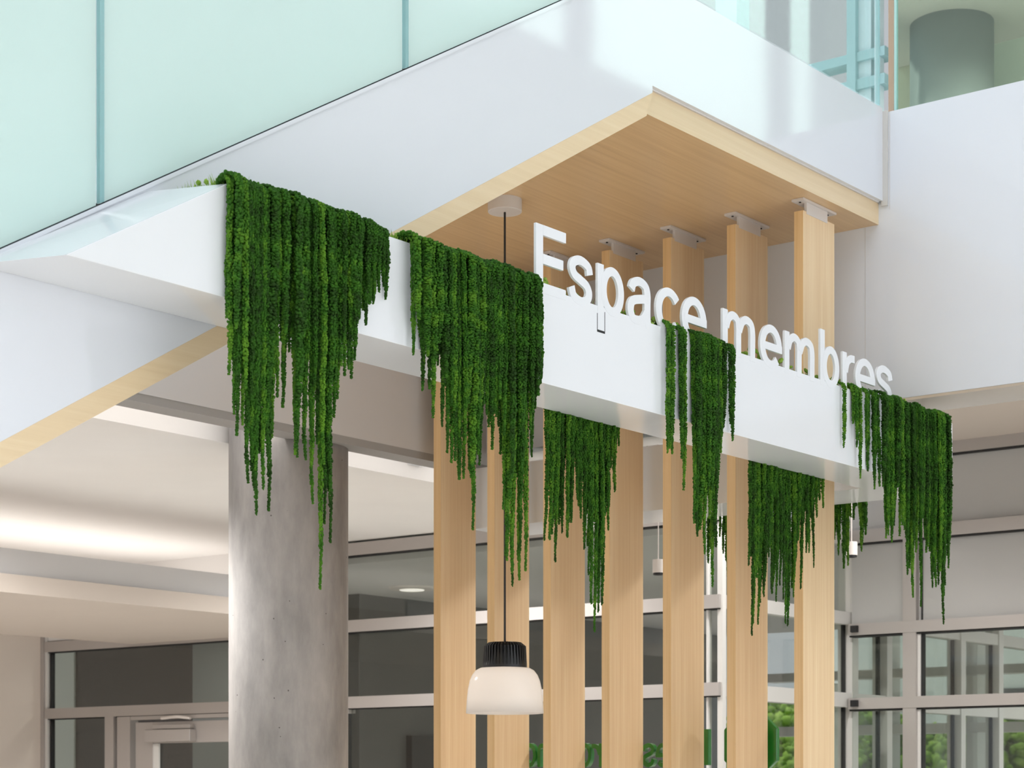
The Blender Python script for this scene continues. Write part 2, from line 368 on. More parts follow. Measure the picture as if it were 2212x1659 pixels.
for ch, x0, x1 in (('E', 1158, 1222), ('s', 1228, 1281), ('p', 1291, 1348), ('a', 1354, 1409), ('c', 1416, 1468), ('e', 1472, 1525),
                   ('m', 1561, 1634), ('e', 1641, 1688), ('m', 1695, 1762), ('b', 1772, 1813), ('r', 1820, 1846), ('e', 1847, 1889), ('s', 1892, 1928)):
    ua, ub = on_v(x0, VS)[1], on_v(x1, VS)[1]
    m = MB(); glyph(m, ch, ub - ua, 0.338, lambda x, y, d, ua=ua: W(ua + x, VS - 0.0004 + d, ZBASE + y), 0.0105)
    obj('letter', m, M['sign'], pl)
    if ch == 'p':
        g = MB(); wst = 0.14 * (ub - ua) / 0.56; zl = ZBASE - 0.068
        g.box(ua - 0.0035, ua - 0.001, VS - 0.0008, VS + 0.001, zl - 0.008, ZBASE - 0.008)
        g.box(ua + wst + 0.001, ua + wst + 0.0035, VS - 0.0008, VS + 0.001, zl - 0.008, ZBASE + 0.004)
        g.box(ua - 0.0035, ua + wst + 0.0035, VS - 0.0008, VS + 0.001, zl - 0.009, zl - 0.0005)
        obj('cut_gap', g, M['gasket'], pl)

# ------------------------------------------------------------------ seven upright boards with brackets
v7 = 0.5691 * UP
names = ['first and leftmost maple upright, partly behind the hanging greenery', 'second maple upright from the left, right behind the pendant lamp',
         'third maple upright from the left, behind the dark rear greenery', 'fourth maple upright from the left, the middle one of seven',
         'fifth maple upright from the left, behind the letter e of Espace', 'sixth maple upright from the left, behind the first letter m',
         'seventh and rightmost maple upright, nearest the white wall corner']
src = None
for k in range(7):
    v = v7 + PS * (6 - k)
    if src is None:
        src = thing('wooden_upright', names[k], 'pillar', W(UP, v, -EYE), 'maple uprights in a row')
        m = MB(); m.box(UP, UP + PW, v, v + PT, -EYE, ZC - 0.055); obj('board', m, M['pillar'], src)
        m = MB(); m.box(UP - 0.0012, UP, v + 0.0005, v + PT, -EYE, ZC - 0.055); obj('edge_strip', m, M['pillaredge'], src)
        m = MB(); m.box(UP - 0.02, UP + PW + 0.0, v - 0.012, v + 0.052, ZC - 0.012, ZC - 0.0005); m.box(UP + 0.03, UP + PW - 0.07, v - 0.002, v + 0.012, ZC - 0.066, ZC - 0.011)
        b = obj('bracket', m, M['fitting'], src, bevel=0.001)
        for du in (0.005, PW - 0.03):
            c = W(UP + du, v + 0.02, 0); m = MB(); m.lathe(c[:2], [(0.0055, EYE + ZC - 0.0155), (0.0055, EYE + ZC - 0.0115)], 12, True); obj('screw', m, M['gasket'], b)
        o = src
    else:
        o = copy_tree(src); o.location = W(UP, v, -EYE); o['label'] = names[k]

# ------------------------------------------------------------------ pendant lamp
Yp = 9.38; lx = (1090.5 - CX) / F * Yp
lamp = thing('pendant_lamp', 'pendant lamp with opal white bell shade and black ribbed top on a long cord', 'lamp', (lx, Yp, zat(1541, Yp) + EYE))
zc = EYE + ZC
m = MB(); m.lathe((lx, Yp), [(0.0805, zc), (0.0805, zc - 0.004), (0.0805, zc - 0.056), (0.078, zc - 0.059), (0.0, zc - 0.059)], 64); obj('ceiling_canopy', m, M['fitting'], lamp, smooth=False)
ztop = EYE + zat(1388, Yp)
m = MB(); m.tube([(lx, Yp, zc - 0.058), (lx, Yp, ztop - 0.01)], 0.0052, 12); obj('cord', m, M['cord'], lamp)
zr = EYE + zat(1443, Yp)      # bottom of black top
m = MB()
N_ = 40; prof = [(0.0, ztop), (0.078, ztop), (0.100, ztop - 0.018), (0.101, ztop - 0.03), (0.1045, zr + 0.012), (0.1045, zr), (0.0, zr)]
n = 200; vs = []; fs = []
for r, z in prof:
    for k in range(n):
        ph = (k % 5)
        rr = r - (0.011 if ph in (2, 3) and 0.07 < r and z > zr + 0.015 else 0.0)
        a = 2 * math.pi * k / n; vs.append((lx + rr * math.cos(a), Yp + rr * math.sin(a), z))
for i in range(len(prof) - 1):
    for k in range(n): fs.append((i * n + k, (i + 1) * n + k, (i + 1) * n + (k + 1) % n, i * n + (k + 1) % n))
m.add(vs, fs); tag(obj('heat_sink', m, M['black'], lamp), 'black ribbed lamp top')
zb_ = EYE + zat(1541, Yp)
outer = [(0.075, zr + 0.002), (0.118, zr - 0.001), (0.138, zr - 0.012), (0.155, zr - 0.034), (0.166, zr - 0.062), (0.174, zr - 0.100), (0.179, zr - 0.145), (0.1835, zb_)]
prof = outer + [(r - 0.004, z + (0.0 if i == 0 else 0.0)) for i, (r, z) in enumerate(reversed(outer))]
m = MB(); m.lathe((lx, Yp), prof, 96); m.f = [f for f in m.f if len(f) == 4]
tag(obj('shade', m, M['shade'], lamp, smooth=True), 'opal white bell shade')
m = MB(); m.lathe((lx, Yp), [(0.0, zr - 0.022), (0.05, zr - 0.02), (0.05, zr - 0.001)], 32); obj('diffuser', m, M['bulb'], lamp)

# ------------------------------------------------------------------ small cylinder spotlights
def spot(px, ytop, ybot, Y, ycl, lab):
    x = (px - CX) / F * Y; zt_, zb2 = EYE + zat(ytop, Y), EYE + zat(ybot, Y); zce = ycl
    s = thing('pendant_spotlight', lab, 'lamp', (x, Y, zb2), 'small cylinder spotlights')
    m = MB(); m.lathe((x, Y), [(0.0, zt_), (0.033, zt_), (0.034, zt_ - 0.002), (0.034, zb2 + 0.012), (0.0, zb2 + 0.012)], 40); obj('body', m, M['fitting'], s)
    m = MB(); m.lathe((x, Y), [(0.031, zb2 + 0.012), (0.031, zb2), (0.025, zb2), (0.02, zb2 + 0.006), (0.0, zb2 + 0.006)], 40); obj('front_ring', m, M['black'], s)
    m = MB(); m.tube([(x, Y, zt_ - 0.002), (x, Y, zce)], 0.003, 8); obj('rod', m, M['fitting'], s)
spot(1839.5, 1171, 1204, 11.6, EYE + 2.38, 'small white cylinder spotlight hanging right of the rightmost upright')
spot(1422.0, 1209, 1242, 11.7, EYE + 2.38, 'small white cylinder spotlight half hidden by the fifth upright')

# ------------------------------------------------------------------ bulkhead, column, ceilings on the left
m = MB(); m.box(1.0, 10.6, VBH, VBH + 0.14, 1.862, 3.3); tag(struct('wall_bulkhead', m, M['grey']), 'grey bulkhead above the concrete column')
m = MB(); m.box(1.0, 10.6, VBH + 0.004, VBH + 0.15, 1.822, 1.8619); struct('trim_4', m, M['greybeam'])
cxw, cyw = (623.5 - CX) / F * 10.56, 10.56
m = MB(); m.lathe((cxw, cyw), [(0.0, 0.0), (0.3155, 0.0), (0.3155, EYE + 2.1), (0.0, EYE + 2.1)], 96)
o = obj('concrete_column', m, M['conc'], loc=(cxw, cyw, 0), smooth=False)
tag(o, 'round raw concrete column standing left of the uprights', 'column')
for p in o.data.polygons: p.use_smooth = len(p.vertices) == 4 and abs(p.normal.z) < 0.5
VR = 7.67
m = MB(); m.box(0.0, 14.5, VR, 19.0, 1.85, 2.0); struct('ceiling_left', m, plain('white_ceiling_paint', (240, 238, 236), 0.7))
m = MB(); m.box(0.0, 10.6, VBH + 0.15, VR, 2.2, 2.3); struct('ceiling_slot', m, M['paint'])
m = MB(); m.box(10.80, 10.88, 10.15, 13.4, 1.275, 1.85); struct('wall_above_partition', m, M['paint'])
# lower dropped ceiling with a cove lamp on top of its lip
v0s, v1s = 9.72, 12.31
def uvprism(mb, poly, z0, z1):
    n = len(poly); mb.add([W(u, v, z0) for u, v in poly] + [W(u, v, z1) for u, v in poly],
        [tuple(range(n - 1, -1, -1)), tuple(range(n, 2 * n))] + [(i, (i + 1) % n, n + (i + 1) % n, n + i) for i in range(n)])
m = MB(); uvprism(m, [(2.0, v0s), (10.45, v0s), (10.45, 10.3), (10.79, 10.3), (10.79, v1s), (2.0, v1s)], 1.20, 1.245)
m.box(2.0, 10.45, v0s, v0s + 0.02, 1.245, 1.312)
struct('ceiling_dropped', m, M['warm'])
m = MB(); m.box(2.0, 10.45, v0s + 0.05, v0s + 0.075, 1.245, 1.472)
struct('trim_5', m, M['grey'])
cl = thing('cove_light', 'linear cove light lying on top of the dropped ceiling at the left', 'lamp', W(5, 11.85, 1.246), 'cove lights')
m = MB(); m.box(2.1, 10.7, 10.9, 11.95, 1.246, 1.262); obj('light_strip', m, M['coveglow'], cl)
cl = thing('cove_light', 'linear cove light in the slot behind the grey bulkhead', 'lamp', W(5, VBH + 0.2, 1.95), 'cove lights')
m = MB(); m.box(2.1, 10.4, VBH + 0.155, VBH + 0.19, 1.93, 1.97); obj('light_strip', m, emit('slot_lamp', (255, 250, 244), 9.0), cl)
m = MB(); m.box(0.5, 10.78, 13.45, 13.6, -EYE, 1.86); tag(struct('wall_left', m, M['warm']), 'beige wall left of the glazed partition')

# ------------------------------------------------------------------ glazed partition P (windows with a door)
PA, PB = Vector((-1.201, 14.7)), Vector((1.347, 12.74))
Pd = (PB - PA).normalized()
def onP(px):
    r = (px - CX) / F; s = (r * PA.y - PA.x) / (Pd.x - r * Pd.y); q = PA + Pd * s; return q
def P2(px): q = onP(px); return (q.x, q.y)
part = thing('glazed_partition', 'aluminium framed glazed partition with transoms behind the column and uprights', 'partition', (PA.x, PA.y, 0))
FT, BT = -0.05, 0.05
for za, zb, x0_ in ((0.62, 0.705, 106), (1.18, 1.267, 106), (1.743, 1.833, 700)):
    m = MB(); m.wall(P2(x0_), P2(1562), za, zb, FT, BT); obj('transom', m, M['metal'], part)
    m = MB(); m.wall(P2(x0_ + 1), P2(1561), za - 0.008, za, FT + 0.02, BT - 0.02); obj('gasket', m, M['gasket'], part)
for xa, xb, za, zb in ((90, 105, -EYE, 1.85), (237, 256, -EYE, 0.62), (1554, 1565, -EYE, 1.85), (1530, 1534, -EYE, 1.743)):
    m = MB(); m.wall(P2(xa), P2(xb), za, zb, (FT if xa < 1500 else -0.02) - 0.004, BT if xa < 1500 else 0.02); obj('mullion', m, M['metal'] if xa < 1500 else M['metal_light'], part)
m = MB(); m.wall(P2(105.5), P2(110), -EYE, 1.74, FT + 0.01, BT - 0.01); obj('jamb', m, M['metal_light'], part)
m = MB(); m.wall(P2(112), P2(115), -EYE, 1.18, FT + 0.03, BT - 0.03); obj('gasket', m, M['gasket'], part)
for za, zb, xa in ((1.835, 1.85, 700), (1.268, 1.742, 700), (0.706, 1.179, 106)):
    m = MB(); m.wall(P2(xa), P2(1560), za, zb, -0.004, 0.004); obj('glass_pane', m, M['pane'], part)
m = MB(); m.wall(P2(106), P2(237), -EYE, 0.619, -0.004, 0.004); obj('glass_pane', m, M['pane'], part)
m = MB(); m.wall(P2(760), P2(1560), -EYE, 0.619, -0.004, 0.004); obj('glass_pane', m, M['pane'], part)
door = thing('glazed_door', 'grey framed glass door with a closer, left of the concrete column', 'door', (*P2(262), 0))
door['kind'] = 'thing'
m = MB()
m.wall(P2(262), P2(290), -EYE, 0.615, -0.045, 0.04); m.wall(P2(291), P2(760), 0.585, 0.615, -0.045, 0.04)
obj('door_frame', m, M['metal'], door)
m = MB(); m.wall(P2(299), P2(336), -EYE, 0.565, -0.03, 0.03); m.wall(P2(336), P2(620), 0.395, 0.565, -0.03, 0.03)
obj('door_leaf', m, M['metal'], door, bevel=0.003)
m = MB(); m.wall(P2(336), P2(348), -EYE, 0.39, -0.025, -0.01); obj('glazing_bead', m, M['metal_light'], door)
m = MB(); m.wall(P2(342), P2(620), -EYE, 0.395, -0.004, 0.004); obj('glass_pane', m, M['pane'], door)
m = MB(); m.wall(P2(333), P2(430), 0.405, 0.50, -0.10, -0.031); m.wall(P2(345), P2(426), 0.505, 0.54, -0.08, -0.031)
c = obj('door_closer', m, M['metal'], door, bevel=0.004)
m = MB(); q = onP(346); q2 = onP(408); m.tube([(q.x + .03, q.y - .11, EYE + 0.59), (onP(376).x + .05, onP(376).y - .16, EYE + 0.60), (q2.x + .03, q2.y - .11, EYE + 0.585)], 0.012, 8); obj('closer_arm', m, M['fitting'], c)

# ------------------------------------------------------------------ glazed walls GA (v = VG) and GC (u = UG)
uK = 10.87
ga = thing('glazed_wall', 'white framed glazed side wall running back behind the sixth upright', 'partition', W(uK, VG, -EYE))
for za, zb in ((0.60, 0.70), (1.18, 1.267)):
    m = MB(); m.box(uK + 0.06, 18.45, VG - 0.05, VG + 0.05, za, zb); obj('transom', m, M['metal_light'], ga)
for za, zb in ((1.743, 1.833), (2.26, 2.38)):
    m = MB(); m.box(uK + 0.06, UG, VG - 0.05, VG + 0.05, za, zb); obj('transom', m, M['metal_light'], ga)
for px, w in ((1832, 0.08), (1906, 0.08), (2066, 0.08), (2148, 0.08)):
    u = on_v(px, VG)[1]; m = MB(); m.box(u - w / 2, u + w / 2, VG - 0.06, VG + 0.06, -EYE, 2.38 if px < 1850 else 1.9); obj('mullion', m, M['metal_light'], ga)
    m = MB(); m.box(u - w / 2 - 0.045, u - w / 2 - 0.02, VG - 0.012, VG + 0.012, -EYE, 1.18); obj('gasket', m, M['gasket'], ga)
for za, zb in ((-EYE, 0.60), (0.70, 1.18), (1.267, 1.743)):
    m = MB(); m.box(uK + 0.06, 18.4, VG - 0.004, VG + 0.004, za, zb); obj('glass_pane', m, M['pane'], ga)
gc = thing('glazed_wall', 'grey framed glazed wall under the soffit at the right of the planter', 'partition', W(UG, VG, -EYE))
for za, zb in ((0.582, 0.66), (1.10, 1.18), (1.743, 1.833), (2.30, 2.38)):
    m = MB(); m.box(UG - 0.06, UG + 0.05, -1.0, VG - 0.06, za, zb); obj('transom', m, M['metal'], gc)
    m = MB(); m.box(UG - 0.045, UG + 0.04, -1.0, VG - 0.06, za - 0.012, za); obj('gasket', m, M['gasket'], gc)
for px, w in ((1972, 0.10), (2330, 0.1)):
    Y, v = on_u(px, UG); m = MB(); m.box(UG - 0.055, UG + 0.045, v - w / 2, v + w / 2, -EYE, 1.743); obj('mullion', m, M['metal'], gc)
    m = MB(); m.box(UG - 0.03, UG + 0.03, v - w / 2 - 0.022, v - w / 2, -EYE, 1.10); obj('jamb', m, M['metal_light'], gc)
    m = MB(); m.box(UG - 0.02, UG + 0.03, v - w / 2 - 0.032, v - w / 2 - 0.022, -EYE, 1.743); obj('gasket', m, M['gasket'], gc)
for za, zb in ((1.833, 2.288), (1.18, 1.731)):
    m = MB(); m.box(UG - 0.01, UG + 0.01, -1.0, VG - 0.06, za, zb); obj('spandrel_panel', m, M['spandrel'], gc)
for za, zb in ((-EYE, 0.57), (0.66, 1.088)):
    m = MB(); m.box(UG - 0.004, UG + 0.004, -1.0, VG - 0.06, za, zb); obj('glass_pane', m, M['pane'], gc)
m = MB(); m.box(UG - 0.09, UG - 0.06, VG - 0.14, VG - 0.09, 1.12, 1.165); m.box(UG - 0.09, UG - 0.06, VG - 0.14, VG - 0.09, 0.60, 0.645)
obj('bracket', m, M['gasket'], gc)
m = MB(); m.box(UW + 0.34, UG + 0.1, -3.0, VBH, 2.38, 2.5); struct('ceiling_right', m, M['warm'])

# ------------------------------------------------------------------ room behind the partition
m = MB(); m.box(10.95, 18.45, VG + 0.1, 18.0, 1.70, 1.83); struct('ceiling_back', m, M['grey'])
def segC(xa, xb, u, z0, z1, mat, name):      # wall on plane u=const between sight lines
    va, vb = on_u(xa, u)[1], on_u(xb, u)[1]; m = MB(); m.box(u, u + 0.15, min(va, vb), max(va, vb), z0, z1); return struct(name, m, mat)
UB, VBk = 12.6, 11.49
m = MB(); m.box(UB, 18.45, VBk, VBk + 0.15, -EYE, 1.70); struct('wall_back', m, M['dgrey'])
segC(775, 416, UB, -EYE, 1.70, M['mgrey'], 'wall_back_grey')
segC(416, 160, UB, -EYE, 1.70, M['dark'], 'wall_back_brown')
segC(160, 60, UB - 0.02, -EYE, 1.70, M['pale'], 'wall_back_pale')
cl = thing('ceiling_light', 'round opal ceiling light seen through the glazed partition', 'lamp', (-0.83, 16.5, EYE + 1.70))
m = MB(); m.lathe((-0.83, 16.5), [(0.0, EYE + 1.675), (0.10, EYE + 1.675), (0.105, EYE + 1.68)], 48); obj('diffuser', m, M['disc'], cl)
m = MB(); m.lathe((-0.83, 16.5), [(0.105, EYE + 1.68), (0.19, EYE + 1.685), (0.20, EYE + 1.70)], 48); obj('rim', m, M['fitting'], cl)
m = MB(); m.box(14.0, 14.6, VG + 1.2, VG + 1.25, -EYE, 0.9); struct('wall_panel_light', m, M['pale'])
Yx, vx = on_u(925, UB - 0.3)
mon = thing('wall_screen', 'black screen on the dark wall behind the partition', 'screen', W(UB - 0.03 + 1.0, VBk - 0.06, 0.0))
ux = on_v(888, VBk - 0.06)[1]; ux2 = on_v(960, VBk - 0.06)[1]
m = MB(); m.box(ux, ux2, VBk - 0.07, VBk - 0.002, -0.5, zat(1590, on_v(900, VBk)[0])); obj('panel', m, M['black'], mon)

# ------------------------------------------------------------------ vestibule end and outside
m = MB(); m.box(UG + 0.06, 18.45, 0.5, VG - 0.08, 1.9, 2.0); struct('ceiling_vestibule', m, M['paint'])
ex = thing('outer_glazing', 'outer glazed front beyond the vestibule, pale frames', 'partition', W(18.6, 3, -EYE))
for za, zb in ((0.60, 0.70), (1.18, 1.27), (1.80, 2.0)):
    m = MB(); m.box(18.5, 18.7, -1.0, 11.0, za, zb); obj('transom', m, M['metal_light'], ex)
v = 0.0
while v < 11:
    m = MB(); m.box(18.5, 18.7, v, v + 0.12, -EYE, 2.0); obj('mullion', m, M['metal_light'], ex); v += 0.95
m = MB(); m.box(21, 40, -14, 14, -EYE - 0.15, -EYE - 0.05); struct('ground_outside', m, M['floor'])
fac = thing('neighbouring_building', 'pale building across the street seen through the entrance', 'building', W(36, 6, -EYE))
m = MB(); m.box(36, 37, -14, 20, -EYE, 7.0); obj('wall', m, M['pale'], fac)
for i in range(9):
    m = MB(); m.box(35.93, 36.05, -13 + i * 3.5, -11 + i * 3.5, 0.2, 2.0); obj('window', m, M['dgrey'], fac)
# a balcony slab outside
m = MB(); m.box(18.8, 20.0, -8, 22, 2.05, 2.35); struct('ceiling_canopy_outside', m, M['paint'])

ico = [(0, 0, 1)] + [(0.8944 * math.cos(a), 0.8944 * math.sin(a), 0.4472) for a in [2 * math.pi * k / 5 for k in range(5)]] + [(0.8944 * math.cos(a), 0.8944 * math.sin(a), -0.4472) for a in [2 * math.pi * (k + .5) / 5 for k in range(5)]] + [(0, 0, -1)]
icf = [(0, 1 + k, 1 + (k + 1) % 5) for k in range(5)] + [(1 + k, 6 + k, 1 + (k + 1) % 5) for k in range(5)] + [(6 + k, 6 + (k + 1) % 5, 1 + (k + 1) % 5) for k in range(5)] + [(11, 6 + (k + 1) % 5, 6 + k) for k in range(5)]
def sub(vs, fs):
    vs = [tuple(p) for p in vs]; mid = {}; out = []
    def md(a, b):
        k = (min(a, b), max(a, b))
        if k not in mid:
            p = Vector(vs[a]) + Vector(vs[b]); p.normalize(); vs.append(tuple(p)); mid[k] = len(vs) - 1
        return mid[k]
    for a, b, c in fs:
        ab, bc, ca = md(a, b), md(b, c), md(c, a); out += [(a, ab, ca), (b, bc, ab), (c, ca, bc), (ab, bc, ca)]
    return vs, out
I1v, I1f = sub(ico, icf); I1v, I1f = np.array(I1v), np.array(I1f)
I0v, I0f = np.array(ico), np.array(icf)
def blobs_mesh(name, centers, radii, mat, fine=True, jit=0.25, squash=None):
    bv, bf = (I1v, I1f) if fine else (I0v, I0f)
    C_ = np.array(centers); r_ = np.array(radii); n = len(C_); k = len(bv)
    rng = np.random.RandomState(len(C_) + int(1000 * abs(C_[0, 2])) % 997)
    q = rng.normal(size=(n, 4)); q /= np.linalg.norm(q, axis=1)[:, None]
    w, x, y, z = q.T
    Rm = np.array([[1 - 2 * (y * y + z * z), 2 * (x * y - z * w), 2 * (x * z + y * w)], [2 * (x * y + z * w), 1 - 2 * (x * x + z * z), 2 * (y * z - x * w)], [2 * (x * z - y * w), 2 * (y * z + x * w), 1 - 2 * (x * x + y * y)]]).transpose(2, 0, 1)
    sc = 1 + rng.uniform(-jit, jit, (n, 1, 3))
    V = np.einsum('nij,nkj->nki', Rm, bv[None] * sc) * r_[:, None, None] + C_[:, None, :]
    V = V.reshape(-1, 3); Fc = (bf[None] + (np.arange(n) * k)[:, None, None]).reshape(-1, 3)
    me = bpy.data.meshes.new(name); me.vertices.add(len(V)); me.vertices.foreach_set('co', V.ravel().astype(np.float32))
    me.loops.add(len(Fc) * 3); me.loops.foreach_set('vertex_index', Fc.ravel().astype(np.int32))
    me.polygons.add(len(Fc)); me.polygons.foreach_set('loop_start', (np.arange(len(Fc)) * 3).astype(np.int32))
    me.polygons.foreach_set('use_smooth', np.ones(len(Fc), dtype=bool))
    me.update(); me.validate(); me.materials.append(mat); return me
# street trees
for i, (u, v, s) in enumerate(((24.5, 12.9, 1.25), (26.5, 14.6, 1.5), (24.5, 11.0, 1.1), (26, 10.4, 1.3), (29, 16.5, 1.9))):
    lab = ['leafy tree outside the entrance, nearest the glazed corner', 'second leafy tree outside, left of the first', 'small leafy tree outside in front of the pale building', 'leafy tree outside at the far right of the entrance', 'tallest leafy tree outside, furthest left'][i]
    tr = thing('street_tree', lab, 'tree', W(u, v, -EYE - 0.05), 'street trees outside')
    c = W(u, v, 0.1); m = MB(); m.tube([(c[0], c[1], -0.05), (c[0] + .1, c[1], 1.2), (c[0], c[1] + .1, 2.0)], 0.09, 10); obj('trunk', m, M['bark'], tr)
    rg = np.random.RandomState(i); P = rg.normal(size=(3000, 3)); P /= np.linalg.norm(P, axis=1)[:, None]; P *= (rg.uniform(0.45, 1.0, (3000, 1)) * np.array([[s, s, s * 0.9]]))
    me = blobs_mesh('foliage', P, rg.uniform(0.05, 0.10, 3000), M['tree'], False, 0.5)
    o = bpy.data.objects.new('foliage', me); COL.objects.link(o); o.parent = tr; o.location = (0, 0, 1.75)

# ------------------------------------------------------------------ upper floor: curtain wall, column, ceiling
cw = thing('curtain_wall', 'teal framed curtain wall behind the clear balcony glass, upper floor', 'window', W(14, 8, 3.3))
def upx(px, u): return on_u(px, u)[1]
teal = plain('teal_frame', (150, 188, 192), 0.5); teal2 = plain('pale_teal_frame', (188, 212, 216), 0.5)
va, vm, vb = upx(1842, 14), upx(1861, 14), upx(1888, 14)
m = MB(); m.box(13.9, 14.1, vm, va, 3.0, 9.0); obj('mullion', m, teal, cw)
m = MB(); m.box(13.95, 14.15, vb, vm, 3.0, 9.0); obj('mullion', m, teal2, cw)
v2 = upx(1560, 14); m = MB(); m.box(13.9, 14.1, v2 - 0.2, v2, 3.0, 9.0); obj('mullion', m, teal2, cw)
for ya, yb in ((126, 146), (184, 206)):
    Y, _ = on_u(1835, 14); m = MB(); m.box(13.92, 14.08, upx(1921, 14), 20, zat(yb, Y), zat(ya, Y)); obj('transom', m, teal, cw)
vq = upx(1902, 14); m = MB(); m.box(13.9, 14.0, vq - 0.03, vq, 3.0, 9.0); obj('mullion', m, teal2, cw)
# column and room above the long wall
Yc = 15.6; xc = (2056 - CX) / F * Yc
m = MB(); m.lathe((xc, Yc), [(0.0, EYE + 3.3), (0.323, EYE + 3.3), (0.323, EYE + 6.02), (0.0, EYE + 6.02)], 96)
o = obj('concrete_column', m, plain('dark_grey_column', (150, 154, 152), 0.6, mottle=0.08), loc=(xc, Yc, EYE + 3.3))
tag(o, 'round dark grey column on the upper floor behind the green tinted glass', 'column')
for p in o.data.polygons: p.use_smooth = len(p.vertices) == 4 and abs(p.normal.z) < 0.5
m = MB(); uvprism(m, [(12.6, 4.6), (16.0, 4.6), (16.0, 8.15), (12.6, 6.42)], 6.02, 6.3); struct('ceiling_upper', m, M['warm'])
m = MB(); m.box(UW + 0.12, 16.0, -6, VB + 2, 3.0, 3.3); struct('floor_upper', m, M['paint'])
va = upx(1925, 15.0); vb = upx(1985, 15.0)
m = MB(); m.box(15.0, 15.15, vb, va, 3.3, 6.02); struct('wall_upper_beige', m, plain('tan_wall', (205, 196, 170), 0.6))
vc = upx(2240, 15.0)
m = MB(); m.box(15.0, 15.15, vc - 2, vb, 3.3, 5.35); struct('wall_upper_green', m, plain('sage_wall', (168, 184, 164), 0.6))
m = MB(); m.box(15.0, 15.15, vc - 2, vb, 5.35, 6.02); struct('wall_upper_pale', m, plain('pale_wall', (222, 226, 208), 0.6))

# ------------------------------------------------------------------ shell behind the camera: floor, wall with tall windows
m = MB(); m.box(-30, 19, -12, 20, -EYE - 0.02, -EYE); struct('floor', m, M['floor'])
VO = -5.0
op = MB(); zsill = 8.9
op.box(-30, 45, VO - 0.3, VO, 3.2, zsill); op.box(-30, -9, VO - 0.3, VO, -EYE, 3.2); op.box(21, 45, VO - 0.3, VO, -EYE, 3.2)  # unseen low opening added so sky light reaches the uprights
op.box(25.6, 45, VO - 0.3, VO, zsill, 24)
tag(struct('wall_front', op, plain('grey_plaster', (205, 205, 204), 0.7)), 'wall opposite the sign, behind the camera')
wn = thing('atrium_window', 'tall atrium window posts opposite the sign', 'window', W(18, VO, zsill))
for u in (12.8, 19.6, 24.4):
    m = MB(); m.box(u - 0.14, u + 0.14, VO - 0.25, VO, zsill, 24); m.box(u - 6.06, u - 5.94, VO - 0.2, VO - 0.08, -EYE, 3.2); obj('mullion', m, M['mgrey'], wn)

# ------------------------------------------------------------------ green letters between the uprights (seen from behind)
UGR = UP + PW + 0.03
def gl_place(vc, zc_):
    return lambda x, y, d: W(UGR + d, vc + x, zc_ + y)
zl0 = zat(1664, 9.9)
lets = [('r', 1278, 1302, 'green letter r seen from behind between the third and fourth uprights'),
        ('o', 1250, 1277, 'green round letter seen from behind, left of the green letter r'),
        ('s', 1386, 1414, 'green letter s seen from behind between the fourth and fifth uprights'),
        ('e', 1417, 1445, 'green letter e seen from behind, edge hidden by the fifth upright'),
        ('n', 1160, 1186, 'green arched letter seen from behind, beside the third upright'),
        ('c', 1133, 1158, 'green curved letter seen from behind, beside the second upright')]
for ch, xa, xb, lab in lets:
    va, vb = on_u(xa, UGR)[1], on_u(xb, UGR)[1]; Y = on_u(xa, UGR)[0]
    m = MB(); glyph(m, ch, va - vb, (zat(1606, Y) - zat(1657, Y)) / 0.53, gl_place(vb, zat(1657, Y)), 0.03)
    o = obj('sign_letter', m, M['green'], loc=W(UGR, vb, zat(1657, Y))); tag(o, lab, 'letter', 'green letters behind the uprights')
va, vb = on_u(1519, UGR)[1], on_u(1530, UGR)[1]; Y = on_u(1525, UGR)[0]
m = MB(); m.box(UGR, UGR + 0.03, vb, va, zat(1653, Y), zat(1575, Y)); o = obj('sign_bar', m, M['green'], loc=W(UGR, vb, zat(1653, Y)), bevel=0.002)
tag(o, 'slim green vertical bar beside the fifth upright', 'sign')
Y, vc = on_u(1620, UGR); hw = (on_u(1563, UGR)[1] - on_u(1677, UGR)[1]) / 2; zc0 = zat(1609, Y); hz = zat(1562, Y) - zc0
hexp = [(-hw, -hz * .72), (-hw, hz * .72), (-hw * .15, hz * 1.9), (0, hz * 1.95), (hw * .15, hz * 1.9), (hw, hz * .72), (hw, -hz * .72), (0, -hz * 1.95)]
m = MB(); n = len(hexp); m.add([W(UGR, vc + a, zc0 + b) for a, b in hexp] + [W(UGR + .03, vc + a, zc0 + b) for a, b in hexp], [tuple(range(n)), tuple(range(2 * n - 1, n - 1, -1))] + [(i, n + i, n + (i + 1) % n, (i + 1) % n) for i in range(n)])
o = obj('sign_emblem', m, M['green'], loc=W(UGR, vc, zc0), bevel=0.004); tag(o, 'green six sided emblem half hidden behind the sixth upright', 'sign')

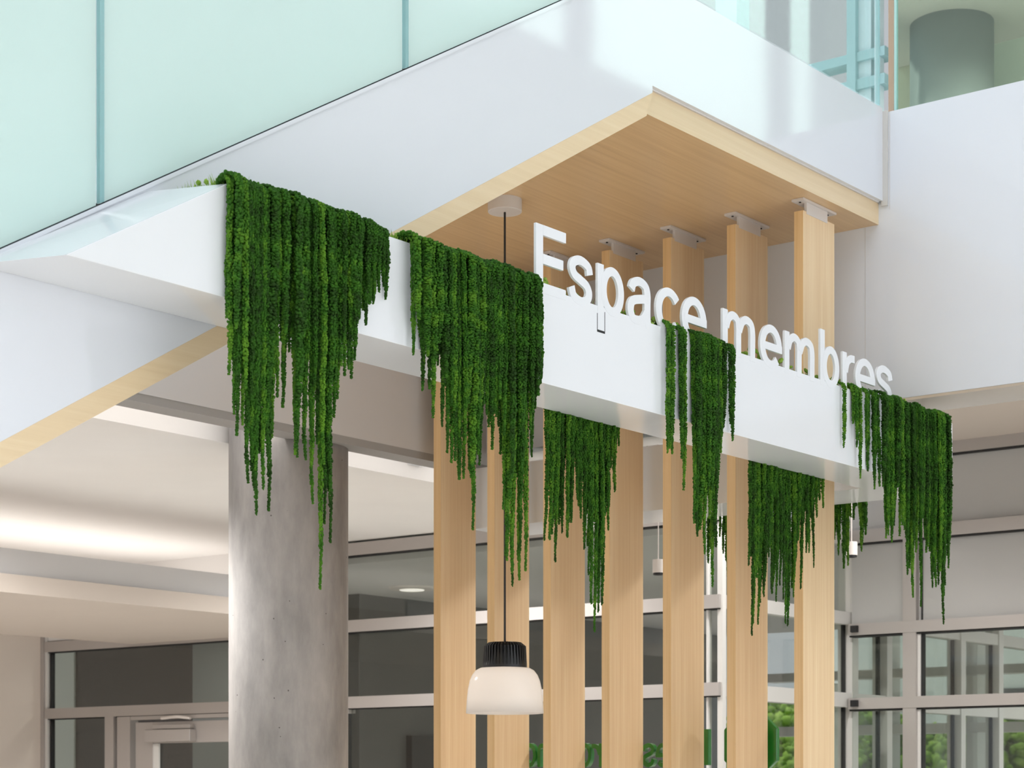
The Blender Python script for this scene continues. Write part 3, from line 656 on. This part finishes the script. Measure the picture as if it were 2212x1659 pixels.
# ------------------------------------------------------------------ hanging amaranth
def strand_mesh(length, seed, over):
    # local axes: +x = outwards (away from the trough), z down; origin at the trough lip
    rg = np.random.RandomState(seed)
    P = []
    if over:
        for t_ in np.linspace(0, 1, 12): P.append((-0.055 + 0.05 * t_, 0, 0.012 + 0.012 * math.sin(math.pi * t_ * 0.9)))
        for t_ in np.linspace(0.1, 1, 8): P.append((-0.005 + 0.017 * math.sin(t_ * math.pi / 2), 0, 0.014 - 0.014 * (1 - math.cos(t_ * math.pi / 2)) - 0.006 * t_))
    else: P.append((0.0, 0, 0.012))
    z = P[-1][2]; n = max(4, int(length / 0.006)); x0 = P[-1][0]; ph1, ph2 = rg.uniform(0, 6.28, 2); am = rg.uniform(0.0015, 0.005)
    for k in range(1, n + 1):
        zz = z - (length + z) * k / n
        P.append((x0 + 0.004 * math.sin(ph1 + zz * 7), am * math.sin(ph2 + zz * 9) + am * 0.5 * math.sin(zz * 31 + ph1), zz))
    P = np.array(P); d = np.linalg.norm(np.diff(P, axis=0), axis=1); s = np.concatenate([[0], np.cumsum(d)]); T = s[-1]
    step = 0.0052; S = np.arange(0, T, step); C_ = np.stack([np.interp(S, s, P[:, j]) for j in range(3)], 1)
    cen, rad = [], []
    for i, (c, ss) in enumerate(zip(C_, S)):
        fr = ss / T; taper = 1.0 if fr < 0.7 else 1.0 - 0.68 * ((fr - 0.7) / 0.3) ** 1.2
        Rr = 0.0104 * taper * (0.86 + 0.2 * math.sin(ss * 55 + ph1) * rg.uniform(0.4, 1)); nb = 4
        a0 = rg.uniform(0, 6.28)
        for b in range(nb):
            a = a0 + 6.283 * b / nb + rg.uniform(-.4, .4); rr = Rr * rg.uniform(0.62, 1.02)
            cen.append((c[0] + rr * math.cos(a) * 0.9, c[1] + rr * math.sin(a), c[2] + rg.uniform(-.003, .003))); rad.append(rg.uniform(0.0032, 0.0054) * (0.62 + 0.38 * taper))
        if i % 2 == 0: cen.append(tuple(c)); rad.append(Rr * 0.5 + 0.001)
    me = blobs_mesh('strand', cen, rad, M['strand'], True, 0.25); return me
LENS = [0.14, 0.22, 0.32, 0.44, 0.56, 0.70, 0.86]
BASE = {}
def base(L, over, var):
    k = (L, over, var)
    if k not in BASE: BASE[k] = strand_mesh(L, int(L * 1000) + 31 * var + (500 if over else 0), over)
    return BASE[k]
ANG_V = math.atan2(-AX, AY)     # outward = -v  (AY,-AX)
def add_strand(parent, pos, length, outang, wid, over=True):
    L = min(LENS, key=lambda q: abs(math.log(q / max(length, 0.05)))); me = base(L, over, random.randrange(3))
    o = bpy.data.objects.new('strand', me); COL.objects.link(o); o.parent = parent
    o.location = Vector(pos) - parent.location; o.rotation_euler = (U_(-.012, .012), U_(-.012, .012), outang + U_(-.25, .25))
    o.scale = (wid * (1.0 if not over else max(wid, 0.95) / wid), wid, length / L); return o
def clump_front(label, tips, nfill, group, widths=(0.75, 1.35), off=0.05, plane=VS, rear=False, ztop=ZT, name='hanging_plant', shortest=0.5):
    xs = [p[0] for p in tips]; mid = 0.5 * (xs[0] + xs[-1])
    o0 = W(on_v(mid, plane)[1], plane, ztop); par = thing(name, label, 'hanging plant', o0, group)
    sgn = 1 if rear else -1
    def put(px, py, d, wid):
        v = plane + sgn * d; Y, u = on_v(px, v); L = (ztop + 0.0) - zat(py, Y)
        if L < 0.06: return
        u = max(u, 4.12)
        pos = W(u, plane + sgn * max(d - 0.012, 0.0), ztop)
        add_strand(par, pos, L, ANG_V + (math.pi if rear else 0), wid, not rear)
    for px, py in tips: put(px, py, 0.012 + 0.018 * R(), U_(0.7, 0.95))
    for k in range(nfill):
        px = xs[0] + 3 + (xs[-1] - xs[0] - 6) * (k + R()) / nfill
        py = np.interp(px, xs, [p[1] for p in tips]); near = min(tips, key=lambda p: abs(p[0] - px))
        ytop = HY - ztop * F / on_v(px, plane)[0]
        py = ytop + (min(py, max(near[1], py)) - ytop) * (shortest + (0.97 - shortest) * R() ** 0.7)
        put(px, py, 0.008 + off * R(), U_(*widths))
    return par
G1 = 'hanging amaranth over the planter front'
t1 = [(488,685),(495,810),(506,894),(515,941),(524,917),(535,1046),(543,1000),(552,1115),(560,980),(569,1060),(577,1102),(585,900),(593,861),(598,783),(607,736),(617,879),(625,760),(633,981),(640,745),(647,988),(655,930),(663,995),(670,930),(677,1091),(686,957),(693,1271),(700,1130),(708,1171),(715,1062),(722,903),(729,863),(740,814),(749,800),(758,819),(766,778),(774,690),(782,671),(787,703),(800,654),(808,654),(818,631),(827,620),(835,645)]
clump_front('largest clump of hanging green amaranth, at the left end of the planter', t1, 44, G1)
t2 = [(893,768),(904,700),(918,844),(932,903),(941,770),(948,790),(956,830),(961,922),(966,936),(970,979),(978,1001),(986,995),(994,1036),(1003,1031),(1011,1015),(1020,1144),(1029,993),(1041,1005),(1055,923),(1064,971),(1074,900),(1081,922),(1088,982),(1093,1100),(1097,1200),(1103,1210),(1111,1268),(1119,1190),(1126,1254),(1133,1233),(1138,1083),(1143,930),(1152,988),(1159,883),(1164,830),(1169,819)]
clump_front('hanging green amaranth clump between the bare panel and the letter E', t2, 46, G1)
clump_front('pair of thin green strands hanging below the letter c', [(1444, 979), (1451, 981)], 3, G1, off=0.01)
clump_front('pair of thin green strands hanging left of the last e of Espace', [(1471, 992), (1479, 1059)], 3, G1, off=0.012)
t3 = [(1497,1037),(1503,1129),(1508,1160),(1513,1147),(1522,1198),(1528,1102),(1532,1121),(1538,1110),(1544,1269),(1548,1016),(1555,979),(1564,923)]
clump_front('narrow green amaranth clump between the words Espace and membres', t3, 20, G1, off=0.035)
clump_front('thin green strand pair hanging just right of the first letter m stem', [(1576, 915), (1583, 953)], 0, G1, off=0.01)
clump_front('single green strand hanging between the letters b and r', [(1823, 967)], 0, G1)
clump_front('short green strands hanging between the letters r and e', [(1843, 914), (1850, 948), (1858, 1034)], 2, G1, off=0.01)
clump_front('green strand hanging under the last letter e', [(1873, 960), (1876, 1017)], 1, G1, off=0.01)
clump_front('thick green strand hanging between the last letters e and s', [(1887, 1030), (1890, 1057), (1896, 1052)], 1, G1, off=0.012)
t4 = [(1908,1052),(1913,1128),(1917,1163),(1922,1170),(1928,1151),(1934,1135),(1938,1080),(1943,1158),(1952,1145),(1957,1161),(1963,1243),(1971,1292),(1975,1224),(1980,1194),(1988,1310),(1993,1120),(1998,1163),(2003,1181),(2010,1271),(2015,1240),(2020,1269),(2026,1211),(2030,1264),(2034,1350),(2038,1280),(2044,1287),(2048,1228),(2052,1168)]
clump_front('hanging green amaranth clump covering the right end of the planter', t4, 42, G1, off=0.05)
G2 = 'hanging amaranth on the far side of the planter'
t5 = [(1176,1167),(1183,1133),(1190,1167),(1195,1214),(1201,1133),(1206,1153),(1212,1130),(1218,1162),(1223,1162),(1229,1130),(1238,1079),(1244,1094),(1249,1119),(1255,1188),(1262,1241),(1267,1305),(1274,1190),(1282,1365),(1286,1324),(1290,1217),(1295,1308),(1302,1136),(1307,1144),(1312,1095),(1318,984),(1323,1062),(1332,962)]
clump_front('dark green clump hanging behind the planter in front of the third upright', t5, 34, G2, plane=VB, rear=True, ztop=ZT - 0.02)
t6 = [(1616,1223),(1622,1373),(1627,1350),(1635,1348),(1641,1283),(1649,1289),(1653,1202),(1658,1212),(1663,1274),(1672,1299),(1677,1264),(1685,1296),(1693,1348),(1700,1353),(1708,1289),(1714,1252),(1719,1173),(1727,1273),(1732,1128),(1738,1195),(1746,1194),(1753,1226),(1758,1118),(1762,1079),(1770,1096)]
clump_front('dark green clump hanging behind the planter in front of the sixth upright', t6, 40, G2, plane=VB, rear=True, ztop=ZT - 0.02)
def clump_return(label, tips):
    px0 = tips[0][0]; u = 9.02; par = thing('hanging_plant', label, 'hanging plant', W(u, on_u(px0, u)[1], ZT), 'amaranth behind the return of the planter')
    for px, py in tips:
        for q in (0, 1):
            Y, v = on_u(px + (U_(-3, 3) if q else 0), u + 0.03 * q); L = ZT - zat(py, Y)
            if q: L *= U_(.75, .95)
            add_strand(par, W(u + 0.02 + 0.03 * q, v, ZT - 0.01), L, math.atan2(AY, AX), U_(.8, 1.2), False)
clump_return('dark strands hanging behind the return planter, left of the sixth upright', [(1528, 1211), (1533, 1180), (1551, 1153), (1558, 1190), (1566, 1241), (1570, 1196)])
clump_return('dark strands hanging behind the return planter, right of the rightmost upright', [(1798, 1160), (1804, 1166), (1810, 1193), (1817, 1223), (1827, 1217), (1833, 1111), (1844, 1117), (1852, 1117), (1857, 1185), (1863, 1149)])

# loose light moss along the planter top: uncountable
rg = np.random.RandomState(3); cen, rad = [], []
for i in range(2600):
    u = rg.uniform(4.14, 8.97); v = rg.uniform(VS + 0.016, VB - 0.01)
    h = 0.038 + 0.010 * math.sin(u * 9) + 0.005 * math.sin(u * 23 + 1)
    cen.append(W(u, v, ZT - 0.025 + rg.uniform(0, max(h, 0.003) + 0.02))); rad.append(rg.uniform(0.006, 0.013))
for i in range(500):
    cen.append(W(rg.uniform(8.63, 8.97), rg.uniform(VB, 6.95), ZT - 0.03 + rg.uniform(0, 0.035))); rad.append(rg.uniform(0.007, 0.013))
me = blobs_mesh('moss_bed', cen, rad, M['moss'], False, 0.6)
o = bpy.data.objects.new('moss_bed', me); COL.objects.link(o); tag(o, 'loose light green moss lying along the top of the planter', 'moss', kind='stuff')
m = MB()                                     # little sprigs standing up from it
for i in range(3200):
    u = random.choice([U_(4.14, 4.3), U_(4.85, 5.1), U_(4.2, 5.6), U_(5.6, 8.5), U_(5.6, 8.5)]); v = U_(VS + 0.016, VB - 0.05)
    b = Vector(W(u, v, ZT - 0.004)); h = U_(0.022, 0.05); dx, dy = U_(-.018, .018), U_(-.018, .018); w = U_(.0012, .0028)
    m.add([b + Vector((-w, 0, 0)), b + Vector((w, 0, 0)), b + Vector((0, w, 0)), b + Vector((dx, dy, h))], [(0, 1, 3), (1, 2, 3), (2, 0, 3)])
o = obj('moss_sprigs', m, M['moss']); tag(o, 'fine sprigs standing up from the moss on the planter', 'moss', kind='stuff')

# ------------------------------------------------------------------ world, lamps
w = bpy.data.worlds.new('sky'); scene.world = w; w.use_nodes = True; N, L = w.node_tree.nodes, w.node_tree.links
bg = N['Background']; tc = N.new('ShaderNodeTexCoord')
def direction_glow(vec, power):
    d = Vector(vec).normalized(); dp = N.new('ShaderNodeVectorMath'); dp.operation = 'DOT_PRODUCT'; dp.inputs[1].default_value = d
    L.new(tc.outputs['Generated'], dp.inputs[0])
    mr = N.new('ShaderNodeMapRange'); mr.inputs['From Min'].default_value = 0; mr.inputs['From Max'].default_value = 1; L.new(dp.outputs['Value'], mr.inputs['Value'])
    pw = N.new('ShaderNodeMath'); pw.operation = 'POWER'; pw.inputs[1].default_value = power; L.new(mr.outputs[0], pw.inputs[0]); return pw
g1 = direction_glow((-AX * 0.7, -AY * 0.7, 1.0), 4.0)
ma = N.new('ShaderNodeMath'); ma.operation = 'MULTIPLY_ADD'; ma.inputs[1].default_value = 2.6; ma.inputs[2].default_value = 0.78; L.new(g1.outputs[0], ma.inputs[0])
sun = bpy.data.lights.new('sun', 'SUN'); sun.energy = 4.8; sun.angle = math.radians(4); sun.color = (1.0, 0.975, 0.94)
so = bpy.data.objects.new('sun', sun); COL.objects.link(so)
sd = Vector((AY, -AX, -2.3)) + Vector((-AX, -AY, 0)) * 0.25
so.rotation_euler = sd.to_track_quat('-Z', 'Y').to_euler()
bg.inputs['Color'].default_value = (0.90, 0.95, 1.0, 1); g2 = direction_glow((0.95, 0.32, 0.42), 50.0)
mb_ = N.new('ShaderNodeMath'); mb_.operation = 'MULTIPLY_ADD'; mb_.inputs[1].default_value = 7.0; L.new(g2.outputs[0], mb_.inputs[0]); L.new(ma.outputs[0], mb_.inputs[2])
g3 = direction_glow((AY, -AX, 0.0), 7.0)
mc_ = N.new('ShaderNodeMath'); mc_.operation = 'MULTIPLY_ADD'; mc_.inputs[1].default_value = 2.7; L.new(g3.outputs[0], mc_.inputs[0]); L.new(mb_.outputs[0], mc_.inputs[2])
L.new(mc_.outputs[0], bg.inputs['Strength'])
def fill_spot(name, loc, power, col, rad=0.12):  # bare spot lamp without a fixture, for added fill light
    l = bpy.data.lights.new(name, 'SPOT'); l.spot_size = math.radians(160); l.spot_blend = 0.6; l.shadow_soft_size = rad; l.energy = power; l.color = col
    o = bpy.data.objects.new(name, l); COL.objects.link(o); o.location = loc; return o
for i, (u, v) in enumerate(((14.5, 8.6), (16.8, 10.0), (12.0, 8.2), (11.8, 12.5))): fill_spot('backroom_fill', W(u, v, 1.66), 55, (1, .98, .95))  # unseen lamps added to light the room behind the partition
for u, v in ((10.2, 4.6), (10.6, 2.4), (10.4, 6.2)): fill_spot('lobby_fill', W(u, v, 2.35), 230, (1, .98, .96))  # unseen lamps added to lift the right ceiling and glazing
for u, v in ((9.2, 11.2), (7.6, 11.2), (9.9, 8.4), (6.8, 8.6)): fill_spot('left_lobby_fill', W(u, v, 1.17 if v > 10 else 1.8), 180 if v > 10 else 310, (1, .99, .98))  # unseen lamps added to brighten the left ceiling by floor bounce
for u, v in ((14.3, 4.0), (16.6, 5.2)): fill_spot('vestibule_fill', W(u, v, 1.87), 260, (1, .99, .97))  # unseen lamps added to brighten the vestibule frames
pl_ = bpy.data.lights.new('pendant_glow', 'POINT'); pl_.energy = 1.4; pl_.shadow_soft_size = 0.05; pl_.color = (1, .9, .8)
po_ = bpy.data.objects.new('pendant_glow', pl_); COL.objects.link(po_); po_.location = (lx, Yp, zr - 0.08)
fill_spot('upper_lobby_spot', W(13.6, 5.6, 5.95), 200, (1, .98, .92))  # spot over the upper floor, no fixture modelled

# ------------------------------------------------------------------ camera and view
cam = bpy.data.cameras.new('camera'); co = bpy.data.objects.new('camera', cam); COL.objects.link(co)
co.location = (0, 0, EYE); co.rotation_euler = (math.pi / 2, 0, 0)
cam.sensor_width = 36; cam.lens = F / 2212 * 36; cam.shift_y = (HY - 829.5) / 2212; cam.clip_end = 200
cam.dof.use_dof = True; cam.dof.focus_distance = 7.6; cam.dof.aperture_fstop = 7.0
scene.camera = co
vs_ = scene.view_settings; vs_.view_transform = 'Standard'; vs_.look = 'None'; vs_.exposure = -0.5; vs_.gamma = 1.0; vs_.use_curve_mapping = False
scene.cycles.use_denoising = True
scene.cycles.max_bounces = 8; scene.cycles.diffuse_bounces = 4; scene.cycles.transparent_max_bounces = 12
scene.cycles.use_adaptive_sampling = True; scene.cycles.adaptive_threshold = 0.07; scene.cycles.adaptive_min_samples = 12
